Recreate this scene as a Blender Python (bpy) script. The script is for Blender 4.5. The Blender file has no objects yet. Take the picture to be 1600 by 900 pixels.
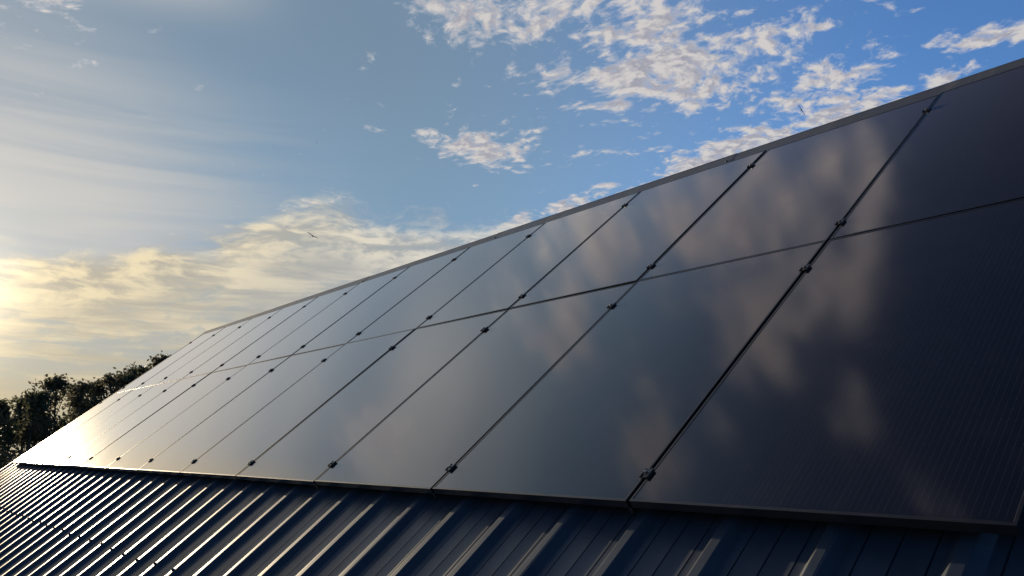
import bpy, bmesh, math, random
from mathutils import Matrix, Vector
import numpy as np

R = math.radians
scene = bpy.context.scene
COL = scene.collection
random.seed(7)

# ------------------------------------------------------------------ place
PIT = R(39.12)                       # roof pitch
BASE = Vector((0.0, 0.0, 4.0))       # near lower corner of the solar array
CP, SP = math.cos(PIT), math.sin(PIT)


def P(u, v, w):
    """u along the ridge, v up the slope, w out of the roof (glass surface is w = 0)"""
    return Vector((BASE.x + u, BASE.y + v * CP - w * SP, BASE.z + v * SP + w * CP))


# ------------------------------------------------------------------ camera
cam_data = bpy.data.cameras.new('camera')
cam = bpy.data.objects.new('camera', cam_data)
COL.objects.link(cam)
CAM = Vector((0.74847, -1.98836, 0.15605)) + BASE
cam.matrix_world = Matrix(((0.623993, 0.153031, 0.766299, CAM.x),
                           (0.781430, -0.122199, -0.611910, CAM.y),
                           (0.0, 0.980637, -0.195834, CAM.z),
                           (0, 0, 0, 1)))
cam_data.sensor_width = 36.0
cam_data.lens = 28.743
cam_data.clip_start = 0.05
cam_data.clip_end = 20000
scene.camera = cam

# ------------------------------------------------------------------ light, exposure
SUN_DIR = Vector((-0.985, 0.0127, 0.1714)).normalized()
SUN_EL = math.asin(SUN_DIR.z)
SUN_AZ = math.atan2(SUN_DIR.x, SUN_DIR.y)      # clockwise from +Y
sun_data = bpy.data.lights.new('sun', 'SUN')
sun_data.energy = 5.0
sun_data.angle = R(0.6)
sun_data.color = (1.0, 0.80, 0.54)
sun = bpy.data.objects.new('sun', sun_data)
COL.objects.link(sun)
sun.rotation_euler = (-SUN_DIR).to_track_quat('-Z', 'Y').to_euler()
sun.location = (-30, 0, 20)

scene.view_settings.view_transform = 'Standard'
scene.view_settings.look = 'None'
scene.view_settings.exposure = 0.0
scene.view_settings.gamma = 1.0
scene.view_settings.use_curve_mapping = False
scene.render.engine = 'CYCLES'
scene.cycles.max_bounces = 6
scene.cycles.use_denoising = True
scene.cycles.sample_clamp_indirect = 6.0


# ------------------------------------------------------------------ node helper
class NT:
    def __init__(self, tree):
        self.t = tree
        self.n = tree.nodes
        self.l = tree.links

    def node(self, kind, **kw):
        nd = self.n.new(kind)
        for k, v in kw.items():
            setattr(nd, k, v)
        return nd

    def put(self, sock, v):
        if isinstance(v, bpy.types.NodeSocket):
            self.l.new(v, sock)
        else:
            if sock.type == 'RGBA' and hasattr(v, '__len__') and len(v) == 3:
                v = tuple(v) + (1.0,)
            sock.default_value = v

    def m(self, op, a, b=None, c=None, clamp=False):
        nd = self.node('ShaderNodeMath', operation=op, use_clamp=clamp)
        self.put(nd.inputs[0], a)
        if b is not None:
            self.put(nd.inputs[1], b)
        if c is not None:
            self.put(nd.inputs[2], c)
        return nd.outputs[0]

    def vm(self, op, a, b=None, out=0):
        nd = self.node('ShaderNodeVectorMath', operation=op)
        self.put(nd.inputs[0], a)
        if b is not None:
            if op == 'SCALE':
                self.put(nd.inputs['Scale'], b)
            else:
                self.put(nd.inputs[1], b)
        return nd.outputs[out]

    def xyz(self, x, y, z):
        nd = self.node('ShaderNodeCombineXYZ')
        for i, v in enumerate((x, y, z)):
            self.put(nd.inputs[i], v)
        return nd.outputs[0]

    def sep(self, v):
        nd = self.node('ShaderNodeSeparateXYZ')
        self.put(nd.inputs[0], v)
        return nd.outputs

    def noise(self, vec, scale, detail=4.0, rough=0.55, dist=0.0, lac=2.0, col=False):
        nd = self.node('ShaderNodeTexNoise')
        self.put(nd.inputs['Vector'], vec)
        nd.inputs['Scale'].default_value = scale
        nd.inputs['Detail'].default_value = detail
        nd.inputs['Roughness'].default_value = rough
        nd.inputs['Distortion'].default_value = dist
        nd.inputs['Lacunarity'].default_value = lac
        return nd.outputs[1 if col else 0]

    def ss(self, x, lo, hi, a=0.0, b=1.0, kind='SMOOTHSTEP'):
        nd = self.node('ShaderNodeMapRange', interpolation_type=kind)
        nd.clamp = True
        self.put(nd.inputs[0], x)
        for i, v in enumerate((lo, hi, a, b)):
            self.put(nd.inputs[1 + i], v)
        return nd.outputs[0]

    def mix(self, f, a, b, mode='MIX'):
        nd = self.node('ShaderNodeMix', data_type='RGBA', blend_type=mode)
        self.put(nd.inputs[0], f)
        self.put(nd.inputs[6], a)
        self.put(nd.inputs[7], b)
        return nd.outputs[2]

    def ramp(self, f, stops, interp='LINEAR'):
        nd = self.node('ShaderNodeValToRGB')
        cr = nd.color_ramp
        cr.interpolation = interp
        while len(cr.elements) > 1:
            cr.elements.remove(cr.elements[-1])
        for i, (p, c) in enumerate(stops):
            e = cr.elements[0] if i == 0 else cr.elements.new(p)
            e.position = p
            e.color = tuple(c) + (1.0,) if len(c) == 3 else c
        self.put(nd.inputs[0], f)
        return nd.outputs[0]


# ------------------------------------------------------------------ world: clear sky, cloud layers, sun glow
def build_world():
    w = bpy.data.worlds.new('World')
    scene.world = w
    w.use_nodes = True
    w.node_tree.nodes.clear()
    T = NT(w.node_tree)
    S = 0.1                                     # background strength
    out = T.node('ShaderNodeOutputWorld')
    bg = T.node('ShaderNodeBackground')
    bg.inputs['Strength'].default_value = S
    T.l.new(bg.outputs[0], out.inputs[0])

    sky = T.node('ShaderNodeTexSky')
    sky.sky_type = 'NISHITA'
    sky.sun_disc = False
    sky.sun_elevation = SUN_EL
    sky.sun_rotation = SUN_AZ
    sky.altitude = 100
    sky.air_density = 1.0
    sky.dust_density = 0.8
    sky.ozone_density = 2.0

    tc = T.node('ShaderNodeTexCoord')
    d = T.vm('NORMALIZE', tc.outputs['Generated'])
    x, y, z = T.sep(d)
    az = T.m('MULTIPLY', T.m('ARCTAN2', x, y), 180 / math.pi)
    el = T.m('MULTIPLY', T.m('ARCSINE', z), 180 / math.pi)
    zc = T.m('ADD', T.m('MAXIMUM', z, 0.0), 0.10)
    plane = T.xyz(T.m('DIVIDE', x, zc), T.m('DIVIDE', y, zc), 0.0)     # a flat cloud deck seen in perspective
    cosel = T.m('COSINE', T.m('MULTIPLY', el, math.pi / 180))
    sd = T.vm('DOT_PRODUCT', d, tuple(SUN_DIR), out=1)
    sang = T.m('MULTIPLY', T.m('ARCCOSINE', T.m('MINIMUM', sd, 1.0)), 180 / math.pi)   # degrees from the sun

    def col(c, k=1.0):
        return tuple(v * k / S for v in c)

    # --- clear sky
    tint = T.mix(T.ss(el, 32.0, 56.0), tuple(CLEAR), tuple(v * k for v, k in zip(CLEAR, (0.24, 0.215, 0.235))))
    tint = T.vm('SCALE', tint, T.ss(sang, 95.0, 140.0, 1.0, 0.5))
    clear = T.mix(1.0, sky.outputs[0], tint, 'MULTIPLY')
    # even haze towards the sun
    haze_c = T.mix(T.ss(el, 14.0, 29.0), col((0.205, 0.325, 0.45)), col((0.178, 0.262, 0.35)))
    haze_c = T.mix(T.ss(el, 34.0, 60.0), haze_c, col((0.075, 0.10, 0.165)))
    haze_c = T.mix(T.ss(sang, 24.0, 8.0), haze_c, col((0.36, 0.385, 0.41)))
    clear = T.mix(T.ss(sang, 68.0, 30.0, 0.0, 0.95), clear, haze_c)

    # --- thin high veil towards the sun, in long level streaks
    sv = T.xyz(T.m('MULTIPLY', az, 0.035), T.m('MULTIPLY', el, 0.42), 0.3)
    st = T.noise(sv, 1.0, 5.0, 0.5, 0.6)
    sv2 = T.xyz(T.m('MULTIPLY', az, 0.02), T.m('MULTIPLY', el, 0.10), 4.3)
    st2 = T.noise(sv2, 1.0, 3.0, 0.5, 0.3)
    veil_m = T.m('MULTIPLY', T.ss(sang, 32.0, 8.0), T.ss(el, 27.0, 20.0, 0.15, 1.0))
    veil = T.m('MULTIPLY', veil_m, T.m('ADD', T.ss(st, 0.34, 0.66, 0.10, 0.92), T.ss(st2, 0.3, 0.7, -0.15, 0.30)), clamp=True)
    veil_c = T.mix(T.ss(sang, 26.0, 9.0), col((0.36, 0.42, 0.47)), col((0.55, 0.55, 0.54)))
    c = T.mix(veil, clear, veil_c)

    sh = T.m('MULTIPLY', T.m('MULTIPLY', T.ss(el, 26.4, 30.0), T.ss(el, 42.0, 31.0)), T.m('MULTIPLY', T.ss(az, -66.0, -78.0), T.ss(az, -135.0, -105.0)))  # bright sheet added above the view, to lighten reflections in the left panels
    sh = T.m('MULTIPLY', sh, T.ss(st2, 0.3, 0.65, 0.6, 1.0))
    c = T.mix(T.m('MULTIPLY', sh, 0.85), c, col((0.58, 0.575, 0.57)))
    sh2 = T.m('MULTIPLY', T.m('MULTIPLY', T.ss(el, 9.0, 14.0), T.ss(el, 34.0, 22.0)), T.m('MULTIPLY', T.ss(az, -85.4, -89.0), T.ss(az, -125.0, -105.0)))  # warm sheet added beyond the left edge, to gild the glass reflections
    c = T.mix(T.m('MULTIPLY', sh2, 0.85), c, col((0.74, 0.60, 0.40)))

    # --- broken altocumulus
    blobs = [(-53.4, 29.9, 5.3, 1.5, -8.2, 1.05), (-40.0, 25.7, 6.1, 2.6, 3.4, 1.22), (-41.7, 29.1, 4.9, 2.0, -6.1, 1.05), (-33.9, 27.2, 5.0, 1.6, 0.6, 1.0),
             (-47.5, 25.9, 2.2, 2.1, -21.6, .8), (-30.3, 23.4, 4.1, 1.4, 0.8, .9), (-36.1, 20.2, 5.4, 1.0, 16.4, 1.25), (-27.5, 22.0, 4.4, 1.0, 13.6, 1.2),
             (-53.0, 21.1, 5.1, 1.1, -6.3, 1.0), (-19.0, 24.8, 2.6, 0.8, -4.2, .95), (-21.6, 22.8, 2.2, 0.8, 9.6, .95), (-46.3, 17.7, 2.6, 0.8, 22.1, 1.0),
             (-29.1, 27.5, 1.6, 0.4, -11.1, .9), (-66.4, 16.7, 1.9, 0.3, 12.3, .8), (-43.6, 28.5, 3.8, 2.0, -4.7, .7), (-51.4, 16.0, 1.8, 0.5, 24.6, .95), (-38.5, 26.0, 10.5, 4.4, 0, .73), (-48.0, 29.8, 8.0, 2.4, 0, .70), (-29.5, 23.5, 5.0, 3.0, 8, .70),
             # the part of the deck overhead, seen only in the glass
             (-50.1, 46.1, 3.6, 5.4, 55.7, 1.05), (-47.0, 48.5, 2.2, 5.0, 55, .95), (-56.9, 42.2, 3.8, 4.2, 59.7, 1.0), (-44.5, 50.7, 2.0, 5.4, 51.8, .95), (-52.9, 52.6, 3.4, 2.8, 55.3, .9),
             (-61.1, 38.0, 4.4, 3.4, 62.4, 1.0), (-67.6, 34.0, 2.0, 2.9, 66.9, .8), (-82.6, 29.0, 3.4, 2.2, 75.6, 1.2), (-70.2, 38.2, 2.4, 3.3, 68.3, 1.15),
             (-76.1, 47.1, 2.8, 3.2, 71.1, 1.1), (-60.9, 50.0, 3.3, 4.2, 61.0, 1.1), (-59.3, 35.8, 3.4, 2.5, 61.9, 1.0), (-63.0, 44.0, 2.0, 4.0, 60, .8), (-56.0, 49.0, 5.5, 5.5, 0, .58), (-66.0, 58.0, 3.0, 2.5, 0, .72), (-71.0, 62.0, 2.5, 2.0, 0, .7), (-66.0, 54.0, 3.0, 3.5, 60, .5), (-72.0, 51.0, 2.2, 3.0, 60, .7)]
    warp = T.noise(plane, 1.6, 3.0, 0.5, 0.0, 2.0, col=True)
    pw = T.vm('ADD', plane, T.vm('SCALE', T.vm('SUBTRACT', warp, (0.5, 0.5, 0.5)), 0.28))
    n1 = T.m('ADD', T.m('MULTIPLY', T.noise(pw, 9.0, 9.0, 0.62, 0.2), 0.5), T.m('MULTIPLY', T.noise(pw, 25.0, 7.0, 0.6, 0.3), 0.5))
    pw_s = T.vm('ADD', pw, tuple(Vector((SUN_DIR.x, SUN_DIR.y, 0)).normalized() * 0.025))
    n1s = T.m('ADD', T.m('MULTIPLY', T.noise(pw_s, 9.0, 6.0, 0.62, 0.2), 0.5), T.m('MULTIPLY', T.noise(pw_s, 25.0, 5.0, 0.6, 0.3), 0.5))
    jit = T.sep(T.noise(plane, 2.4, 4.0, 0.6, 0.0, 2.0, col=True))
    azj = T.m('ADD', az, T.m('MULTIPLY', T.m('SUBTRACT', jit[0], 0.5), 7.0))
    elj = T.m('ADD', el, T.m('MULTIPLY', T.m('SUBTRACT', jit[1], 0.5), 3.0))
    msk = None
    for (a0, e0, ra, re, ro, wt) in blobs:
        da = T.m('MULTIPLY', T.m('SUBTRACT', azj, a0), math.cos(R(e0)))
        de = T.m('SUBTRACT', elj, e0)
        cr, sr = math.cos(R(ro)), math.sin(R(ro))
        p = T.m('ADD', T.m('MULTIPLY', da, cr / ra), T.m('MULTIPLY', de, sr / ra))
        q = T.m('ADD', T.m('MULTIPLY', da, -sr / re), T.m('MULTIPLY', de, cr / re))
        e2 = T.m('ADD', T.m('MULTIPLY', p, p), T.m('MULTIPLY', q, q))
        g = T.m('MULTIPLY', T.m('EXPONENT', T.m('MULTIPLY', e2, -0.7)), wt)
        msk = g if msk is None else T.m('MAXIMUM', msk, g)
    over = T.m('MULTIPLY', T.ss(el, 60, 78), 0.2)          # scattered clouds elsewhere overhead
    back = T.m('MULTIPLY', T.ss(T.m('ABSOLUTE', T.m('ADD', az, 50)), 55, 90), 0.15)
    msk = T.m('MAXIMUM', msk, T.m('MAXIMUM', over, back))
    dens = T.m('ADD', T.m('MULTIPLY', T.m('SUBTRACT', n1, 0.5), 2.3), T.m('SUBTRACT', T.m('MULTIPLY', msk, 0.50), 0.26))
    cov = T.ss(dens, -0.03, 0.27)
    thick = T.ss(dens, 0.06, 0.30)
    lit = T.ss(T.m('SUBTRACT', n1, n1s), -0.07, 0.09)
    ac_c = T.mix(thick, col((0.56, 0.56, 0.60)), T.mix(lit, col((0.37, 0.36, 0.41)), col((0.68, 0.635, 0.60))))
    ac_c = T.mix(T.ss(el, 31.0, 44.0), ac_c, T.mix(1.0, ac_c, (0.70, 0.655, 0.67), 'MULTIPLY'))      # colour dimmed and mauve overhead, to soften the glass reflections
    c = T.mix(T.m('MULTIPLY', cov, 0.90), c, ac_c)

    # --- cloud bank low over the sunset side
    cont = [(-180, 9), (-120, 10), (-95, 11.5), (-84.2, 11.6), (-80.8, 11.8), (-78.6, 12.3), (-76.5, 13.2), (-72.2, 13.9), (-70.2, 15.0), (-68.1, 16.2), (-65.1, 16.9),
            (-63.1, 16.7), (-60.6, 15.5), (-56.5, 15.5), (-53.2, 15.2), (-51.9, 15.9), (-50.0, 16.4), (-47, 14.6), (-42, 12.0), (-35, 8.0), (-27, 4.0), (-20, 0.0)]
    azn = T.m('DIVIDE', T.m('ADD', az, 100.0), 80.0, clamp=True)
    ctop = T.ramp(azn, [(min(max((a + 100) / 80.0, 0), 1), (e / 20,) * 3) for a, e in cont if -100 <= a <= -20])
    ctop = T.m('MULTIPLY', ctop, 20.0)
    bv = T.xyz(T.m('MULTIPLY', az, 0.16), T.m('MULTIPLY', el, 0.42), 7.1)
    bw = T.noise(bv, 0.8, 3.0, 0.5, 0.0, 2.0, col=True)
    bvw = T.vm('ADD', bv, T.vm('SCALE', T.vm('SUBTRACT', bw, (0.5, 0.5, 0.5)), 1.1))
    nb = T.noise(bvw, 1.35, 10.0, 0.61, 0.2)
    nbs = T.noise(T.vm('ADD', bvw, (-0.16, 0.15, 0.0)), 1.35, 8.0, 0.61, 0.2)
    depth = T.m('SUBTRACT', ctop, el)                                   # degrees under the top of the bank
    bd = T.m('ADD', T.m('MULTIPLY', depth, 0.55), T.m('MULTIPLY', T.m('SUBTRACT', nb, 0.50), 3.4))
    bcov = T.ss(bd, -0.45, 0.85)
    # level bands and openings inside the bank
    band = T.noise(T.xyz(T.m('MULTIPLY', az, 0.06), T.m('MULTIPLY', el, 0.62), 1.7), 1.0, 6.0, 0.55, 1.2)
    hole = T.m('MULTIPLY', T.ss(depth, 1.6, 4.2), T.ss(T.m('ADD', T.m('MULTIPLY', nb, 0.5), T.m('MULTIPLY', band, 0.5)), 0.53, 0.42))
    band2 = T.noise(T.xyz(T.m('MULTIPLY', az, 0.075), T.m('ADD', T.m('MULTIPLY', el, 0.85), T.m('MULTIPLY', nb, 0.7)), 3.1), 1.0, 7.0, 0.58, 0.5)
    blit1 = T.ss(T.m('ADD', T.m('SUBTRACT', nb, nbs), T.m('MULTIPLY', T.m('SUBTRACT', band, 0.5), 0.45)), -0.11, 0.13)
    blit2 = T.ss(band2, 0.40, 0.66)
    bsel = T.ss(depth, 2.2, 5.0)
    blit = T.m('ADD', T.m('MULTIPLY', blit1, T.m('SUBTRACT', 1.0, bsel)), T.m('MULTIPLY', blit2, bsel))
    warm = T.ss(sang, 40.0, 6.0)
    b_hi = T.mix(warm, col((0.68, 0.66, 0.61)), col((0.84, 0.71, 0.46)))
    b_lo = T.mix(warm, col((0.36, 0.40, 0.43)), col((0.47, 0.43, 0.35)))
    bank_c = T.mix(blit, b_lo, b_hi)
    deep = T.mix(T.ss(sang, 32.0, 8.0), col((0.36, 0.39, 0.41)), col((0.52, 0.47, 0.36)))
    bank_c = T.mix(T.ss(depth, 1.5, 7.0, 0.0, 0.42), bank_c, deep)
    bank_c = T.mix(T.m('MULTIPLY', hole, 0.85), bank_c, T.mix(warm, col((0.29, 0.35, 0.41)), col((0.42, 0.44, 0.42))))
    low = T.mix(T.ss(sang, 34.0, 6.0), col((0.40, 0.37, 0.32)), col((0.56, 0.47, 0.29)))
    bank_c = T.mix(T.ss(el, 7.0, 2.0, 0.0, 0.70), bank_c, low)
    c = T.mix(bcov, c, bank_c)

    # --- glow of the sun through the cloud
    g1 = T.m('MULTIPLY', T.m('EXPONENT', T.m('MULTIPLY', T.m('POWER', T.m('DIVIDE', sang, 4.4), 2.0), -1.0)), 2.1)
    g1 = T.m('MULTIPLY', g1, T.m('ADD', 0.25, T.m('MULTIPLY', bcov, T.ss(band, 0.3, 0.7, 0.55, 1.0))))
    g2 = T.m('MULTIPLY', T.m('EXPONENT', T.m('DIVIDE', sang, -9.0)), 0.17)
    glow = T.vm('SCALE', col((1.0, 0.83, 0.55)), T.m('ADD', g1, g2))
    c = T.vm('ADD', c, glow)

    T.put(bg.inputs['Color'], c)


CLEAR = (0.95, 1.42, 2.1)
build_world()


# ------------------------------------------------------------------ object helpers
def tag(o, label=None, cat=None, group=None, kind=None):
    if label: o['label'] = label
    if cat: o['category'] = cat
    if group: o['group'] = group
    if kind: o['kind'] = kind
    return o


def empty(name, loc, rot=(0, 0, 0)):
    o = bpy.data.objects.new(name, None)
    o.empty_display_size = 0.2
    COL.objects.link(o)
    o.location = loc
    o.rotation_euler = rot
    return o


def link_mesh(name, me, mats, parent=None):
    o = bpy.data.objects.new(name, me)
    for m_ in (mats if isinstance(mats, (list, tuple)) else [mats]):
        me.materials.append(m_)
    COL.objects.link(o)
    if parent: o.parent = parent
    return o


def pymesh(name, verts, faces, mats, parent=None, smooth=False, mat_idx=None):
    me = bpy.data.meshes.new(name)
    me.from_pydata([tuple(v) for v in verts], [], faces)
    me.update()
    if smooth:
        me.polygons.foreach_set('use_smooth', [True] * len(me.polygons))
    o = link_mesh(name, me, mats, parent)
    if mat_idx is not None:
        me.polygons.foreach_set('material_index', mat_idx)
    return o


def bm_obj(name, bm, mats, parent=None, smooth=False):
    me = bpy.data.meshes.new(name)
    bm.normal_update()
    bm.to_mesh(me)
    bm.free()
    if smooth:
        me.polygons.foreach_set('use_smooth', [True] * len(me.polygons))
    return link_mesh(name, me, mats, parent)


def box(bm, x0, x1, y0, y1, z0, z1, bev=0.0, mat=0):
    r = bmesh.ops.create_cube(bm, size=1.0)
    vs = r['verts']
    for v in vs:
        v.co = Vector((x0 + (v.co.x + .5) * (x1 - x0), y0 + (v.co.y + .5) * (y1 - y0), z0 + (v.co.z + .5) * (z1 - z0)))
    fs = set(f for v in vs for f in v.link_faces)
    for f in fs: f.material_index = mat
    if bev > 0:
        es = list(set(e for v in vs for e in v.link_edges))
        bmesh.ops.bevel(bm, geom=es, offset=bev, segments=2, affect='EDGES', profile=0.6)


def principled(name):
    m_ = bpy.data.materials.new(name)
    m_.use_nodes = True
    T = NT(m_.node_tree)
    b = m_.node_tree.nodes['Principled BSDF']
    return m_, T, b


# ------------------------------------------------------------------ materials
# coated steel roofing, dark blue grey
steel, T, b = principled('roof_steel')
tc = T.node('ShaderNodeTexCoord')
gn = T.noise(tc.outputs['Object'], 2.2, 6.0, 0.6)
gn2 = T.noise(T.vm('MULTIPLY', tc.outputs['Object'], (9.0, 0.8, 9.0)), 1.0, 5.0, 0.6)
T.put(b.inputs['Base Color'], T.mix(T.ss(gn2, 0.35, 0.7), (0.020, 0.033, 0.053), (0.031, 0.046, 0.069)))
T.put(b.inputs['Roughness'], T.m('ADD', T.ss(gn, 0.3, 0.7, 0.37, 0.46), T.ss(gn2, 0.4, 0.75, 0.0, 0.05)))
b.inputs['IOR'].default_value = 1.62
bp = T.node('ShaderNodeBump')
bp.inputs['Strength'].default_value = 0.10
bp.inputs['Distance'].default_value = 0.004
T.put(bp.inputs['Height'], T.noise(T.vm('MULTIPLY', tc.outputs['Object'], (3.0, 1.0, 3.0)), 2.5, 3.0, 0.5))
T.l.new(bp.outputs[0], b.inputs['Normal'])

cap_steel, T, b = principled('ridge_steel')
tc = T.node('ShaderNodeTexCoord')
gn = T.noise(tc.outputs['Object'], 3.0, 6.0, 0.6)
gs = T.noise(T.vm('MULTIPLY', tc.outputs['Object'], (7.0, 0.7, 0.7)), 1.0, 6.0, 0.65)
T.put(b.inputs['Base Color'], T.mix(T.ss(gs, 0.5, 0.72), T.mix(gn, (0.10, 0.102, 0.108), (0.15, 0.15, 0.152)), (0.21, 0.195, 0.165)))
T.put(b.inputs['Roughness'], T.ss(gn, 0.3, 0.7, 0.36, 0.5))

black_metal, T, b = principled('black_anodised')
tc = T.node('ShaderNodeTexCoord')
gn = T.noise(tc.outputs['Object'], 14.0, 5.0, 0.6)
T.put(b.inputs['Base Color'], T.mix(gn, (0.012, 0.012, 0.013), (0.020, 0.019, 0.020)))
b.inputs['Metallic'].default_value = 0.3
b.inputs['IOR'].default_value = 1.6
T.put(b.inputs['Roughness'], T.ss(gn, 0.3, 0.7, 0.36, 0.46))
b.inputs['Coat Weight'].default_value = 0.5
b.inputs['Coat Roughness'].default_value = 0.15

bolt_metal, T, b = principled('bolt_steel')
tc = T.node('ShaderNodeTexCoord')
T.put(b.inputs['Base Color'], T.mix(T.noise(tc.outputs['Object'], 60.0, 3.0), (0.25, 0.25, 0.26), (0.42, 0.42, 0.42)))
b.inputs['Metallic'].default_value = 1.0
b.inputs['Roughness'].default_value = 0.32

# solar glass: black half-cut cells with fine wires under faintly textured glass
PW, PL, GAP = 1.1385, 1.722, 0.0160
glass, T, b = principled('solar_glass')
tc = T.node('ShaderNodeTexCoord')
ox, oy, oz = T.sep(tc.outputs['Object'])
MX, MY = (PW - 6 * 0.1835) / 2, (PL - 18 * 0.0925 - 0.02) / 2


def line(coord, pitch, off, width, soft):
    f = T.m('FRACT', T.m('DIVIDE', T.m('SUBTRACT', coord, off), pitch))
    dd = T.m('MULTIPLY', T.m('ABSOLUTE', T.m('SUBTRACT', f, 0.5)), pitch)      # 0 at the middle of a period
    return T.ss(dd, width / 2 + soft, width / 2)


wire = line(ox, 0.1835 / 10, MX, 0.00045, 0.0003)
cellx = line(ox, 0.1835, MX - 0.1835 / 2, 0.0022, 0.0006)
celly = line(oy, 0.0925, MY - 0.0925 / 2, 0.0020, 0.0006)
pad = T.m('MULTIPLY', T.m('MULTIPLY', line(ox, 0.1835 / 10, MX, 0.0022, 0.0006), line(oy, 0.0925, MY + 0.028, 0.004, 0.001)), 0.25)
ins = T.m('MULTIPLY', T.m('MULTIPLY', T.m('GREATER_THAN', ox, MX), T.m('LESS_THAN', ox, PW - MX)),
          T.m('MULTIPLY', T.m('GREATER_THAN', oy, MY), T.m('LESS_THAN', oy, PL - MY)))
cn = T.noise(T.xyz(T.m('FLOOR', T.m('DIVIDE', T.m('SUBTRACT', ox, MX), 0.1835)), T.m('FLOOR', T.m('DIVIDE', T.m('SUBTRACT', oy, MY), 0.0925)), 0.37), 0.93, 0.0)
cell = T.mix(cn, (0.0035, 0.004, 0.008), (0.006, 0.0065, 0.011))
cc = T.mix(T.m('MULTIPLY', T.m('MAXIMUM', wire, pad), ins), cell, (0.050, 0.047, 0.052))
cc = T.mix(T.m('MULTIPLY', T.m('MAXIMUM', cellx, celly), ins), cc, (0.004, 0.004, 0.005))
cc = T.mix(T.m('SUBTRACT', 1.0, ins), cc, (0.006, 0.006, 0.007))
dirt = T.noise(tc.outputs['Object'], 3.5, 7.0, 0.65)
run = T.noise(T.vm('MULTIPLY', tc.outputs['Object'], (16.0, 0.9, 1.0)), 1.0, 6.0, 0.65)
grime = T.m('ADD', T.ss(dirt, 0.45, 0.8, 0.0, 0.03), T.m('MULTIPLY', T.ss(run, 0.5, 0.75, 0.0, 0.05), T.ss(oy, 0.45, 0.0, 0.3, 1.0)))
cc = T.mix(grime, cc, (0.22, 0.20, 0.18))
T.put(b.inputs['Base Color'], cc)
b.inputs['IOR'].default_value = 1.46
b.inputs['Sheen Weight'].default_value = 0.08
b.inputs['Sheen Roughness'].default_value = 0.25
b.inputs['Sheen Tint'].default_value = (1.0, 0.92, 0.80, 1)
b.inputs['Coat Weight'].default_value = 1.0
b.inputs['Coat IOR'].default_value = 1.45
T.put(b.inputs['Coat Roughness'], T.ss(dirt, 0.3, 0.75, 0.075, 0.10))
T.put(b.inputs['Roughness'], T.ss(dirt, 0.3, 0.75, 0.085, 0.125))

rubber, T, b = principled('screw_paint')
b.inputs['Base Color'].default_value = (0.02, 0.025, 0.035, 1)
b.inputs['Roughness'].default_value = 0.5

render_wall, T, b = principled('wall_render')
tc = T.node('ShaderNodeTexCoord')
T.put(b.inputs['Base Color'], T.mix(T.noise(tc.outputs['Object'], 4.0, 8.0, 0.6), (0.30, 0.28, 0.25), (0.40, 0.38, 0.34)))
b.inputs['Roughness'].default_value = 0.9

grass, T, b = principled('grass')
tc = T.node('ShaderNodeTexCoord')
g1 = T.noise(tc.outputs['Object'], 0.05, 8.0, 0.6)
T.put(b.inputs['Base Color'], T.mix(g1, (0.025, 0.040, 0.014), (0.055, 0.062, 0.022)))
b.inputs['Roughness'].default_value = 0.9

bark, T, b = principled('bark')
tc = T.node('ShaderNodeTexCoord')
T.put(b.inputs['Base Color'], T.mix(T.noise(tc.outputs['Object'], 6.0, 6.0, 0.6), (0.04, 0.03, 0.022), (0.09, 0.07, 0.05)))
b.inputs['Roughness'].default_value = 0.9


def leaf_mat(name, c1, c2, trans=0.6):
    m_, T, b = principled(name)
    tc = T.node('ShaderNodeTexCoord')
    n_ = T.noise(tc.outputs['Object'], 1.1, 3.0, 0.6)
    n2 = T.noise(tc.outputs['Object'], 9.0, 2.0, 0.5)
    base = T.mix(T.ss(T.m('ADD', T.m('MULTIPLY', n_, 0.6), T.m('MULTIPLY', n2, 0.4)), 0.3, 0.7), c1, c2)
    T.put(b.inputs['Base Color'], base)
    b.inputs['Roughness'].default_value = 0.55
    tr = T.node('ShaderNodeBsdfTranslucent')
    T.put(tr.inputs[0], base)
    mx = T.node('ShaderNodeMixShader')
    mx.inputs[0].default_value = trans
    o = [n for n in m_.node_tree.nodes if n.type == 'OUTPUT_MATERIAL'][0]
    T.l.new(b.outputs[0], mx.inputs[1])
    T.l.new(tr.outputs[0], mx.inputs[2])
    T.l.new(mx.outputs[0], o.inputs[0])
    return m_


leaf_a = leaf_mat('leaf_olive', (0.080, 0.078, 0.050), (0.12, 0.115, 0.075))
leaf_b = leaf_mat('leaf_dark', (0.068, 0.074, 0.046), (0.11, 0.115, 0.068))
needle = leaf_mat('needle', (0.030, 0.050, 0.026), (0.050, 0.075, 0.036), 0.1)

feather, T, b = principled('feather')
tc = T.node('ShaderNodeTexCoord')
T.put(b.inputs['Base Color'], T.mix(T.noise(tc.outputs['Object'], 20.0, 3.0), (0.02, 0.02, 0.022), (0.05, 0.048, 0.045)))
b.inputs['Roughness'].default_value = 0.7

# ------------------------------------------------------------------ ground
bm = bmesh.new()
bmesh.ops.create_circle(bm, cap_ends=True, cap_tris=True, segments=96, radius=6000.0)
ground = bm_obj('ground', bm, grass)
tag(ground, kind='structure')

# ------------------------------------------------------------------ building
U0, U1 = -14.52, 2.4                  # gable ends of the roof along the ridge
V_EAVE, V_RIDGE = -1.30, 3.74
W_PAN, W_RIB = -0.095, -0.067
barn = empty('barn', (-6, P(0, 1.4, 0).y, 0))
tag(barn, 'dark blue barn with ribbed steel roof carrying black solar panels', 'barn')
barn_loc = Vector(barn.location)


def bl(p):
    return Vector(p) - barn_loc


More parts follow.
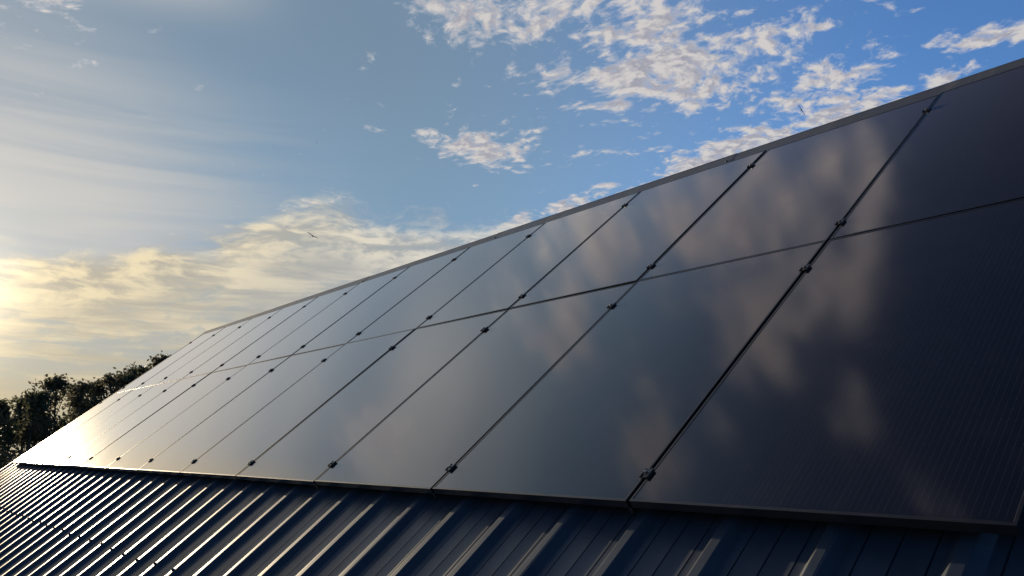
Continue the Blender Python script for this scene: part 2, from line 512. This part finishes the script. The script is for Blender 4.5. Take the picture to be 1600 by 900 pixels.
def roof_profile(u0, u1):
    """(u, w) points across the ribbed sheet: ribs every 333 mm, a groove in mid pan and at each rib foot"""
    pts = []
    pitch = 0.3335
    k0 = math.floor((u0 + 1.461) / pitch) - 1
    k1 = math.ceil((u1 + 1.461) / pitch) + 1
    half = [(-0.1667, -0.0075), (-0.1655, -0.0075), (-0.1640, 0.0), (-0.0815, 0.0), (-0.0800, -0.0075), (-0.0775, -0.0075), (-0.0760, 0.0), (-0.050, 0.0),
            (-0.0450, 0.0012), (-0.0210, 0.0255), (-0.0182, 0.0275), (-0.0145, 0.028)]
    prof = half + [(-a, h) for a, h in half] + [(0.0095, 0.028), (0.0110, 0.028)]
    for a0, a1, dip in ((0.050, 0.0760, 0.0004), (0.0815, 0.1640, 0.0014)):      # the flats are slightly dished
        for i in range(1, 6):
            t_ = i / 6
            for sg in (-1, 1):
                prof.append((sg * (a0 + (a1 - a0) * t_), -dip * 4 * t_ * (1 - t_)))
    seen = set()
    for k in range(k0, k1 + 1):
        c_ = -1.461 + pitch * k
        for a, h in sorted(set(prof)):
            u = c_ + a
            if u0 <= u <= u1:
                key = round(u, 4)
                if key not in seen:
                    seen.add(key)
                    lap = 0.0011 if (k % 3 == 0 and -0.0476 < a < 0.010) else 0.0     # every third rib is a sheet overlap
                    pts.append((u, W_PAN + h + lap))
    pts.sort()
    pts = [(u0, pts[0][1])] + pts + [(u1, pts[-1][1])]
    return pts


prof = roof_profile(U0, U1)
verts, faces = [], []
NV = 10
for j in range(NV):
    v = V_EAVE + (V_RIDGE - V_EAVE) * j / (NV - 1)
    for (u, w) in prof:
        verts.append(bl(P(u, v, w)))
n = len(prof)
for j in range(NV - 1):
    for i in range(n - 1):
        faces.append((j * n + i, j * n + i + 1, (j + 1) * n + i + 1, (j + 1) * n + i))
# the far slope, mirrored about the ridge
YR = P(0, V_RIDGE, W_PAN).y
off = len(verts)
nv = len(verts)
for vtx in list(verts):
    yy = vtx.y + barn_loc.y
    verts.append(Vector((vtx.x, 2 * YR - yy - barn_loc.y, vtx.z)))
for f in list(faces):
    faces.append(tuple(off + k for k in reversed(f)))
roof = pymesh('roof', verts, faces, steel, barn)

# ridge cap in three lengths that overlap at riveted joints, drawn as one folded flashing
bm = bmesh.new()
cap_prof = [(3.42, -0.0660), (3.425, -0.0600), (3.60, -0.0540), (3.735, -0.044), (3.752, -0.040)]
ring = [P(0, v, w) for v, w in cap_prof]
yr = P(0, 3.756, -0.040).y
ring += [Vector((p_.x, 2 * yr - p_.y, p_.z)) for p_ in reversed(ring)]
joints = [U0 - 0.03, -11.2, -8.38, -5.60, -2.78, 0.04, U1 + 0.03]
for s in range(len(joints) - 1):
    lift = 0.0030 * (s % 2)
    a, b_ = joints[s] - (0.05 if s % 2 else 0.0), joints[s + 1] + (0.05 if s % 2 else 0.0)
    a = max(a, U0 - 0.03); b_ = min(b_, U1 + 0.03)
    row0 = [bm.verts.new(bl(p_ + Vector((a, 0, lift)))) for p_ in ring]
    row1 = [bm.verts.new(bl(p_ + Vector((b_, 0, lift)))) for p_ in ring]
    for i in range(len(ring) - 1):
        bm.faces.new((row0[i], row1[i], row1[i + 1], row0[i + 1]))
cap = bm_obj('ridge_cap', bm, cap_steel, roof)

# verge flashing down the far gable
for (ua, ub) in ((U0 - 0.01, U0 + 0.02), (U1 + 0.01, U1 - 0.02)):
    bm = bmesh.new()
    vs = []
    for (u, w) in ((ua, -0.20), (ua, -0.060), (ub, -0.060), (ub, -0.102)):
        vs.append((bm.verts.new(bl(P(u, V_EAVE - 0.01, w))), bm.verts.new(bl(P(u, 3.41, w)))))
    for i in range(3):
        bm.faces.new((vs[i][0], vs[i + 1][0], vs[i + 1][1], vs[i][1]))
    bm_obj('verge_trim', bm, cap_steel, roof)

# roofing screws in a row across the ribs
screw_me = None
pitch = 0.3335
for k in range(-39, -5):
    u = -1.461 + pitch * k
    if u < U0 + 0.1: continue
    if screw_me is None:
        bm = bmesh.new()
        bmesh.ops.create_cone(bm, cap_ends=True, segments=12, radius1=0.0105, radius2=0.0095, depth=0.003, matrix=Matrix.Translation((0, 0, 0.0015)))
        bmesh.ops.create_cone(bm, cap_ends=True, segments=6, radius1=0.0062, radius2=0.0058, depth=0.008, matrix=Matrix.Translation((0, 0, 0.0070)))
        s_ = bm_obj('roof_screw', bm, rubber, roof)
        screw_me = s_.data
    else:
        s_ = bpy.data.objects.new('roof_screw', screw_me)
        COL.objects.link(s_)
        s_.parent = roof
    s_.location = bl(P(u, -0.70 + random.uniform(-.012, .012), W_RIB - 0.001))
    s_.rotation_euler = (PIT, 0, random.uniform(0, 1))
rv = None
for u in (-8.38, -5.61, -2.77):
    if rv is None:
        bm = bmesh.new()
        bmesh.ops.create_uvsphere(bm, u_segments=10, v_segments=6, radius=0.011)
        for v in bm.verts: v.co.z *= 0.5
        rv = bm_obj('cap_rivet', bm, rubber, roof, smooth=True)
        o = rv
    else:
        o = bpy.data.objects.new('cap_rivet', rv.data)
        COL.objects.link(o); o.parent = roof
    o.location = bl(P(u, 3.655, -0.046))
    o.rotation_euler = (PIT, 0, 0)

# walls under the roof, with gables
y0w, y1w = P(0, V_EAVE + 0.35, 0).y, 2 * YR - P(0, V_EAVE + 0.35, 0).y
xa, xb = U0 + 0.25, U1 - 0.25
ze = P(0, V_EAVE + 0.35, 0).z - 0.22
zr = P(0, V_RIDGE, 0).z - 0.22
vw = [(xa, y0w, 0), (xb, y0w, 0), (xb, y1w, 0), (xa, y1w, 0), (xa, y0w, ze), (xb, y0w, ze), (xb, y1w, ze), (xa, y1w, ze), (xa, YR, zr), (xb, YR, zr)]
fw = [(0, 1, 5, 4), (2, 3, 7, 6), (1, 2, 6, 9, 5), (3, 0, 4, 8, 7)]
pymesh('wall', [bl(v) for v in vw], fw, render_wall, barn)

# ------------------------------------------------------------------ solar panels
ORD = ['first', 'second', 'third', 'fourth', 'fifth', 'sixth', 'seventh', 'eighth', 'ninth', 'tenth', 'eleventh', 'twelfth']
FR_W, FR_H = 0.010, 0.029


def panel_frame_bm():
    bm = bmesh.new()
    # frame as a ring of L-section bars, mitred: outer box edge, top lip, inner drop to the glass
    def rect(ins, z):
        return [bm.verts.new((x_, y_, z)) for x_, y_ in ((ins, ins), (PW - ins, ins), (PW - ins, PL - ins), (ins, PL - ins))]
    loops = [rect(0.030, -FR_H), rect(0.0, -FR_H)]
    ro, ri = 0.0014, 0.0012                     # rounded outer and inner edges of the lip
    for i in range(6):
        a_ = math.pi / 2 * i / 5
        loops.append(rect(ro - ro * math.cos(a_), -ro + ro * math.sin(a_)))
    for i in range(6):
        a_ = math.pi / 2 * i / 5
        loops.append(rect(FR_W - ri + ri * math.sin(a_), -ri + ri * math.cos(a_)))
    loops.append(rect(FR_W, -0.0075))
    for a, b_ in zip(loops[:-1], loops[1:]):
        for i in range(4):
            j = (i + 1) % 4
            bm.faces.new((a[i], a[j], b_[j], b_[i]))
    return bm


def panel_glass_bm():
    bm = bmesh.new()
    a = FR_W - 0.002
    z = -0.0016
    vs = [bm.verts.new(p_) for p_ in ((a, a, z), (PW - a, a, z), (PW - a, PL - a, z), (a, PL - a, z))]
    lo = [bm.verts.new((p_.co.x, p_.co.y, -0.0075)) for p_ in vs]
    bm.faces.new(vs)
    bm.faces.new(list(reversed(lo)))
    for i in range(4):
        j = (i + 1) % 4
        bm.faces.new((lo[i], lo[j], vs[j], vs[i]))
    return bm


proto = None
rnd = random.Random(3)
for row in range(2):
    for c_ in range(12):
        u = -(c_ + 1) * (PW + GAP) + GAP
        v = row * (PL + 0.0060)
        tilt = (PIT + R(rnd.uniform(-.10, .10)), R(rnd.uniform(-.16, .16)), 0)
        loc = P(u, v, rnd.uniform(-.001, .001))
        if proto is None:
            e_ = empty('solar_panel', loc, tilt)
            fr = bm_obj('frame', panel_frame_bm(), black_metal, e_)
            gl = bm_obj('glass', panel_glass_bm(), glass, e_)
            proto = (e_, fr, gl)
        else:
            e_ = proto[0].copy(); COL.objects.link(e_)
            e_.location = loc; e_.rotation_euler = tilt
            for ch in proto[1:]:
                k = ch.copy(); COL.objects.link(k); k.parent = e_
        rn = 'lower' if row == 0 else 'upper'
        if c_ == 11:
            lab = 'black solar panel at the far left end of the %s row' % rn
        else:
            lab = 'black solar panel in the %s row, %s column from the right' % (rn, ORD[c_])
        tag(e_, lab, 'solar panel', 'solar panels laid in two rows on the roof')


# ------------------------------------------------------------------ clamps over the seams
def clamp_bm(near=True):
    bm = bmesh.new()
    box(bm, -0.019, 0.019, -0.021, 0.021, 0.0006, 0.0046, 0.0012)           # plate over the two frames
    box(bm, -0.019, -0.012, -0.021, 0.021, 0.0040, 0.0085, 0.001)           # raised lips either side of the bolt
    box(bm, 0.012, 0.019, -0.021, 0.021, 0.0040, 0.0085, 0.001)
    box(bm, -0.0065, 0.0065, -0.022, 0.022, -0.040, 0.0012, 0.0)            # stem between the frames
    box(bm, -0.030, 0.030, -0.05, 0.05, W_RIB - 0.034, -0.0335, 0.0)           # short rail under the frames
    return bm


def bolt_bm():
    bm = bmesh.new()
    bmesh.ops.create_cone(bm, cap_ends=True, segments=18, radius1=0.0085, radius2=0.0085, depth=0.002, matrix=Matrix.Translation((0, 0, 0.0056)))
    bmesh.ops.create_cone(bm, cap_ends=True, segments=6, radius1=0.0066, radius2=0.0062, depth=0.008, matrix=Matrix.Translation((0, 0, 0.0105)))
    return bm


cl_v = [0.131, 1.465, 1.878, 3.198]
cl_txt = ['near the bottom edge', 'just below the row joint', 'just above the row joint', 'near the ridge']
cm, bmsh = None, None
for k in range(1, 13):
    for i, v in enumerate(cl_v):
        u = -k * (PW + GAP) + GAP / 2
        if k == 12: u += 0.004
        loc = P(u, v + rnd.uniform(-.006, .006), 0.0005)
        if cm is None:
            e_ = empty('panel_clamp', loc, (PIT, 0, 0))
            cm = bm_obj('bracket', clamp_bm(), black_metal, e_)
            bmsh = bm_obj('bolt', bolt_bm(), bolt_metal, e_)
        else:
            e_ = bpy.data.objects.new('panel_clamp', None)
            e_.empty_display_size = 0.05
            COL.objects.link(e_)
            e_.location = loc; e_.rotation_euler = (PIT, 0, 0)
            kk = cm.copy(); COL.objects.link(kk); kk.parent = e_
            if k <= 7:
                kk = bmsh.copy(); COL.objects.link(kk); kk.parent = e_
        if k < 12:
            lab = 'small black clamp on %s panel seam from right, %s' % (ORD[k - 1], cl_txt[i])
        else:
            lab = 'small black end clamp on far left array edge, %s' % cl_txt[i]
        tag(e_, lab, 'clamp', 'clamps holding the solar panels')


clip = None
for k in range(1, 4):
    if clip is None:
        bm = bmesh.new()
        box(bm, -0.007, 0.007, -0.004, 0.030, -0.034, -0.0305, 0.0006)      # tongue under the two frames
        box(bm, -0.007, 0.007, -0.0065, -0.0035, -0.050, -0.0295, 0.0006)     # bent tab hanging in front
        box(bm, -0.0015, 0.0025, -0.012, -0.0065, -0.058, -0.046, 0.0006)
        clip = bm_obj('seam_clip', bm, black_metal, None)
        o = clip
    else:
        o = clip.copy(); COL.objects.link(o)
    o.location = P(-k * (PW + GAP) + GAP / 2, 0, 0)
    o.rotation_euler = (PIT, 0, 0)
    tag(o, 'small dark metal clip under the lower end of the %s panel seam from the right' % ORD[k - 1], 'clip', 'clips under the lower panel edge')

# ------------------------------------------------------------------ trees beyond the far gable
def at(az, el, dist):
    a, e = R(az), R(el)
    return Vector((CAM.x + dist * math.sin(a), CAM.y + dist * math.cos(a), CAM.z + dist * math.tan(e)))


def quads_mesh(name, centres, normals, sizes, rng, mat, parent, aspect=0.62):
    n_ = len(centres)
    nrm = normals / (np.linalg.norm(normals, axis=1, keepdims=True) + 1e-9)
    ref = rng.normal(size=(n_, 3))
    t = np.cross(nrm, ref); t /= (np.linalg.norm(t, axis=1, keepdims=True) + 1e-9)
    b_ = np.cross(nrm, t)
    s = sizes[:, None]
    # pointed leaf: four corners of a kite
    v = np.stack([centres - t * s, centres + b_ * s * aspect - t * s * .1, centres + t * s, centres - b_ * s * aspect - t * s * .1], 1).reshape(-1, 3)
    me = bpy.data.meshes.new(name)
    me.vertices.add(n_ * 4); me.loops.add(n_ * 4); me.polygons.add(n_)
    me.vertices.foreach_set('co', v.ravel())
    me.loops.foreach_set('vertex_index', np.arange(n_ * 4, dtype=np.int32))
    me.polygons.foreach_set('loop_start', np.arange(0, n_ * 4, 4, dtype=np.int32))
    me.update(calc_edges=True)
    return link_mesh(name, me, mat, parent)


def tube(bm, p0, p1, r0, r1, seg=7):
    d = (p1 - p0)
    if d.length < 1e-5: return
    q = d.to_track_quat('Z', 'Y')
    a = [bm.verts.new(p0 + q @ Vector((r0 * math.cos(2 * math.pi * i / seg), r0 * math.sin(2 * math.pi * i / seg), 0))) for i in range(seg)]
    b_ = [bm.verts.new(p1 + q @ Vector((r1 * math.cos(2 * math.pi * i / seg), r1 * math.sin(2 * math.pi * i / seg), 0))) for i in range(seg)]
    for i in range(seg):
        j = (i + 1) % seg
        bm.faces.new((a[i], a[j], b_[j], b_[i]))


def broadleaf(loc, height, rad, seed, mat, label, leaves=6500, airy=0.0, leaf=0.15, group='trees beyond the far end of the roof', low=0.12):
    rng = np.random.default_rng(seed)
    rr = random.Random(seed)
    root = empty('broadleaf_tree', loc)
    tag(root, label, 'tree', group)
    bm = bmesh.new()
    tips = []
    # trunk, then limbs that climb and fork
    p_ = Vector((0, 0, -0.1)); r_ = 0.035 * height * 0.55
    trunk_pts = [p_.copy()]
    nseg = 6
    for i in range(nseg):
        q = p_ + Vector((rr.uniform(-.12, .12), rr.uniform(-.12, .12), height * 0.72 / nseg))
        r2 = r_ * 0.80
        tube(bm, p_, q, r_, r2, 9)
        p_, r_ = q, r2
        trunk_pts.append(p_.copy())

    def limb(p0, d, L, r0, depth):
        pts = p0
        nn = 3
        rad_ = r0
        for i in range(nn):
            d = (d + Vector((rr.uniform(-.35, .35), rr.uniform(-.35, .35), rr.uniform(-.05, .35)))).normalized()
            q = pts + d * (L / nn)
            tube(bm, pts, q, rad_, rad_ * 0.72, 5)
            pts, rad_ = q, rad_ * 0.72
            if depth > 0 and (i > 0 or depth == 1):
                for _ in range(2):
                    dd = (d + Vector((rr.uniform(-1, 1), rr.uniform(-1, 1), rr.uniform(-.3, .8)))).normalized()
                    limb(pts, dd, L * rr.uniform(.42, .62), rad_ * .75, depth - 1)
        tips.append(pts.copy())

    for i in range(1, nseg + 1):
        t_ = i / nseg
        k = 3 if i < nseg else 4
        for _ in range(k):
            a = rr.uniform(0, 2 * math.pi)
            spread = rad * (1.05 - 0.62 * max(0, t_ - .45) / .55) * rr.uniform(.65, 1.0) * (0.75 if t_ < .35 else 1)
            d = Vector((math.cos(a), math.sin(a), rr.uniform(.15, .55) + .55 * t_ ** 2)).normalized()
            limb(trunk_pts[i], d, spread, 0.016 * height * .5 * (1.1 - .6 * t_), 2)
    ztop = float(np.quantile([t.z for t in tips], 0.985))
    zs = (height - 0.25) / ztop
    for v in bm.verts: v.co.z *= zs
    bm_obj('trunk', bm, bark, root)
    tp = np.array([tuple(t) for t in tips])
    tp = tp[tp[:, 2] <= ztop]
    tp[:, 2] *= zs
    tp = tp[tp[:, 2] > height * low]
    keep = rng.random(len(tp)) > airy
    tp = tp[keep]
    wgt = rng.gamma(1.2, 1.0, len(tp)); wgt /= wgt.sum()
    idx = rng.choice(len(tp), leaves, p=wgt)
    off_ = rng.normal(size=(leaves, 3)) * np.array([.165, .165, .15]) * (0.6 + 0.7 * rng.random((leaves, 1)))
    cen = tp[idx] + off_
    nrm = rng.normal(size=(leaves, 3)) + np.array([0, 0, .5])
    quads_mesh('crown', cen, nrm, leaf * rng.uniform(.55, 1.15, leaves), rng, mat, root)
    return root


def conifer(loc, height, rad, seed, label):
    rng = np.random.default_rng(seed)
    rr = random.Random(seed)
    root = empty('conifer_tree', loc)
    tag(root, label, 'tree')
    bm = bmesh.new()
    tube(bm, Vector((0, 0, -.1)), Vector((0, 0, height * .55)), .02 * height, .011 * height, 9)
    tube(bm, Vector((0, 0, height * .55)), Vector((0, 0, height)), .011 * height, .002 * height, 9)
    cen, nrm, siz = [], [], []
    z = height * .06
    while z < height * .985:
        t_ = z / height
        L = rad * (1 - t_) ** .85 + .08
        k = max(5, int(9 * (1 - t_) + 4))
        a0 = rr.uniform(0, 6.28)
        for i in range(k):
            a = a0 + 6.283 * i / k + rr.uniform(-.25, .25)
            Lb = L * rr.uniform(.75, 1.1)
            d = Vector((math.cos(a), math.sin(a), 0))
            tip = Vector((0, 0, z)) + d * Lb + Vector((0, 0, -Lb * .18 + .12 * Lb * rr.random()))
            tube(bm, Vector((0, 0, z)), tip, .012 + .01 * (1 - t_), .004, 5)
            m_ = int(26 * Lb / .5) + 12
            for _ in range(m_):
                s = rr.uniform(.12, 1.0)
                side = rr.uniform(-1, 1) * .20 * Lb * (1.15 - s)
                p_ = Vector((0, 0, z)).lerp(tip, s) + Vector((-d.y, d.x, 0)) * side + Vector((0, 0, rr.uniform(-.09, .03)))
                cen.append(tuple(p_)); nrm.append((rr.uniform(-.6, .6), rr.uniform(-.6, .6), 1)); siz.append(rr.uniform(.05, .11))
        z += height * .032 * rr.uniform(.85, 1.15)
    bm_obj('trunk', bm, bark, root)
    quads_mesh('crown', np.array(cen), np.array(nrm), np.array(siz), rng, needle, root, .35)
    return root


TREES = [  # az, dist, elevation of the top, crown radius, seed, leaves, airy, material, label
    (-82.9, 50, 3.2, 2.1, 11, 8000, .0, leaf_b, 'dense dark tree at the far left edge, behind the conifer'),
    (-81.5, 47, 3.7, 1.7, 12, 5600, .05, leaf_b, 'short rounded leafy tree just right of the leftmost dark tree'),
    (-80.2, 49, 4.6, 1.7, 13, 5600, .1, leaf_a, 'tall leafy tree topping the left group, nearest the conifer side'),
    (-78.7, 51, 4.5, 1.6, 14, 4800, .15, leaf_a, 'leafy tree with a rounded top in the middle of the row'),
    (-77.2, 49, 4.75, 1.4, 15, 3800, .25, leaf_a, 'narrow leafy tree with sky showing through, right of the middle'),
    (-75.9, 52, 5.35, 1.6, 16, 4600, .25, leaf_a, 'thin open tree just left of the tallest tree by the roof'),
    (-74.6, 50, 6.15, 1.5, 17, 4200, .3, leaf_a, 'tallest open-crowned tree, showing just above the panel edge'),
    (-73.0, 55, 5.6, 1.6, 18, 3500, .3, leaf_b, 'tree mostly hidden behind the upper left corner of the panels'),
    (-81.2, 58, 2.4, 2.6, 19, 7500, .0, leaf_b, 'low dark tree filling in behind the left of the row'),
    (-78.0, 60, 2.2, 2.8, 20, 7500, .0, leaf_b, 'low dark tree filling in behind the middle of the row'),
    (-79.3, 53, 4.25, 1.7, 24, 6500, .05, leaf_b, 'rounded leafy tree filling the gap right of the tall left tree'),
    (-82.0, 54, 3.3, 1.9, 25, 6500, .05, leaf_b, 'broad low tree behind the short rounded one near the left edge'),
    (-76.6, 50, 4.9, 1.7, 22, 5200, .15, leaf_b, 'full leafy tree filling the dip before the thin open tree'),
    (-75.2, 57, 5.45, 1.7, 23, 5200, .1, leaf_b, 'dense tree rising behind the tallest one, low against the panel edge'),
    (-84.6, 56, 2.6, 2.6, 21, 7000, .0, leaf_b, 'wide dark tree partly cut off by the left picture edge'),
]
for (az, dist, el, rad, seed, lv, airy, mat, lab) in TREES:
    p_ = at(az, el, dist)
    broadleaf((p_.x, p_.y, 0), p_.z, rad, seed, mat, lab, int(lv * .5), airy + .1, leaf=.115 if dist < 54 else .13)
p_ = at(-83.3, 2.2, 33)
conifer((p_.x, p_.y, 0), p_.z, 1.5, 5, 'dark green conifer with drooping branches at the left edge')


# ------------------------------------------------------------------ birds
def bird(loc, span, heading, bank, flap, label):
    """one continuous body with swept wings; local +Y is forward, wings along X"""
    root_me = bmesh.new()
    s = span / 2
    # stations along the span: (x, chord front, chord back, height, thickness)
    st = []
    for t in (-1, -.8, -.55, -.3, -.12, 0, .12, .3, .55, .8, 1):
        a = abs(t)
        front = .13 - .10 * max(0, a - .4) ** 1.2 / .5 + (.03 if .2 < a < .6 else 0)
        back = -.11 + .05 * a
        if a > .9: front, back = -.10, -.13
        if a < .13: front, back = (.30, -.42) if a == 0 else (.16, -.16)
        h = flap * (a ** .7) * (1 if a < .5 else 1) - flap * .9 * max(0, a - .45)
        th = .10 if a == 0 else (.075 if a < .13 else .04)
        st.append((t * s, front * s, back * s, h * s, th * s))
    rings = []
    for (x_, f_, b_, h, th) in st:
        m_ = (f_ + b_) / 2
        hl = (f_ - b_) / 2
        ring_ = []
        for i in range(8):
            a = 2 * math.pi * i / 8
            ring_.append(root_me.verts.new((x_, m_ + hl * math.cos(a), h + th * math.sin(a))))
        rings.append(ring_)
    for a, b_ in zip(rings[:-1], rings[1:]):
        for i in range(8):
            j = (i + 1) % 8
            root_me.faces.new((a[i], a[j], b_[j], b_[i]))
    root_me.faces.new(rings[0]); root_me.faces.new(list(reversed(rings[-1])))
    bmesh.ops.recalc_face_normals(root_me, faces=root_me.faces)
    o = bm_obj('bird', root_me, feather, None, smooth=True)
    o.location = loc
    o.rotation_euler = Matrix.Rotation(heading, 3, 'Z').to_4x4().to_euler() if bank is None else (Matrix.Rotation(heading, 3, 'Z') @ Matrix.Rotation(bank, 3, 'Y')).to_euler()
    tag(o, label, 'bird')
    return o


bird(CAM + Vector((-0.473, 0.7959, 0.3779)) * 55, 0.80, R(30), R(66), .10, 'dark bird banking steeply among the white clouds above the roof')
bird(CAM + Vector((-0.8814, 0.4008, 0.2502)) * 62, 0.85, R(70), R(28), .30, 'dark gliding bird with bent wings in front of the cream cloud bank')
bird(CAM + Vector((-0.851, 0.3867, 0.3554)) * 120, 0.42, R(40), R(70), .10, 'tiny far-off bird high in the plain blue sky')
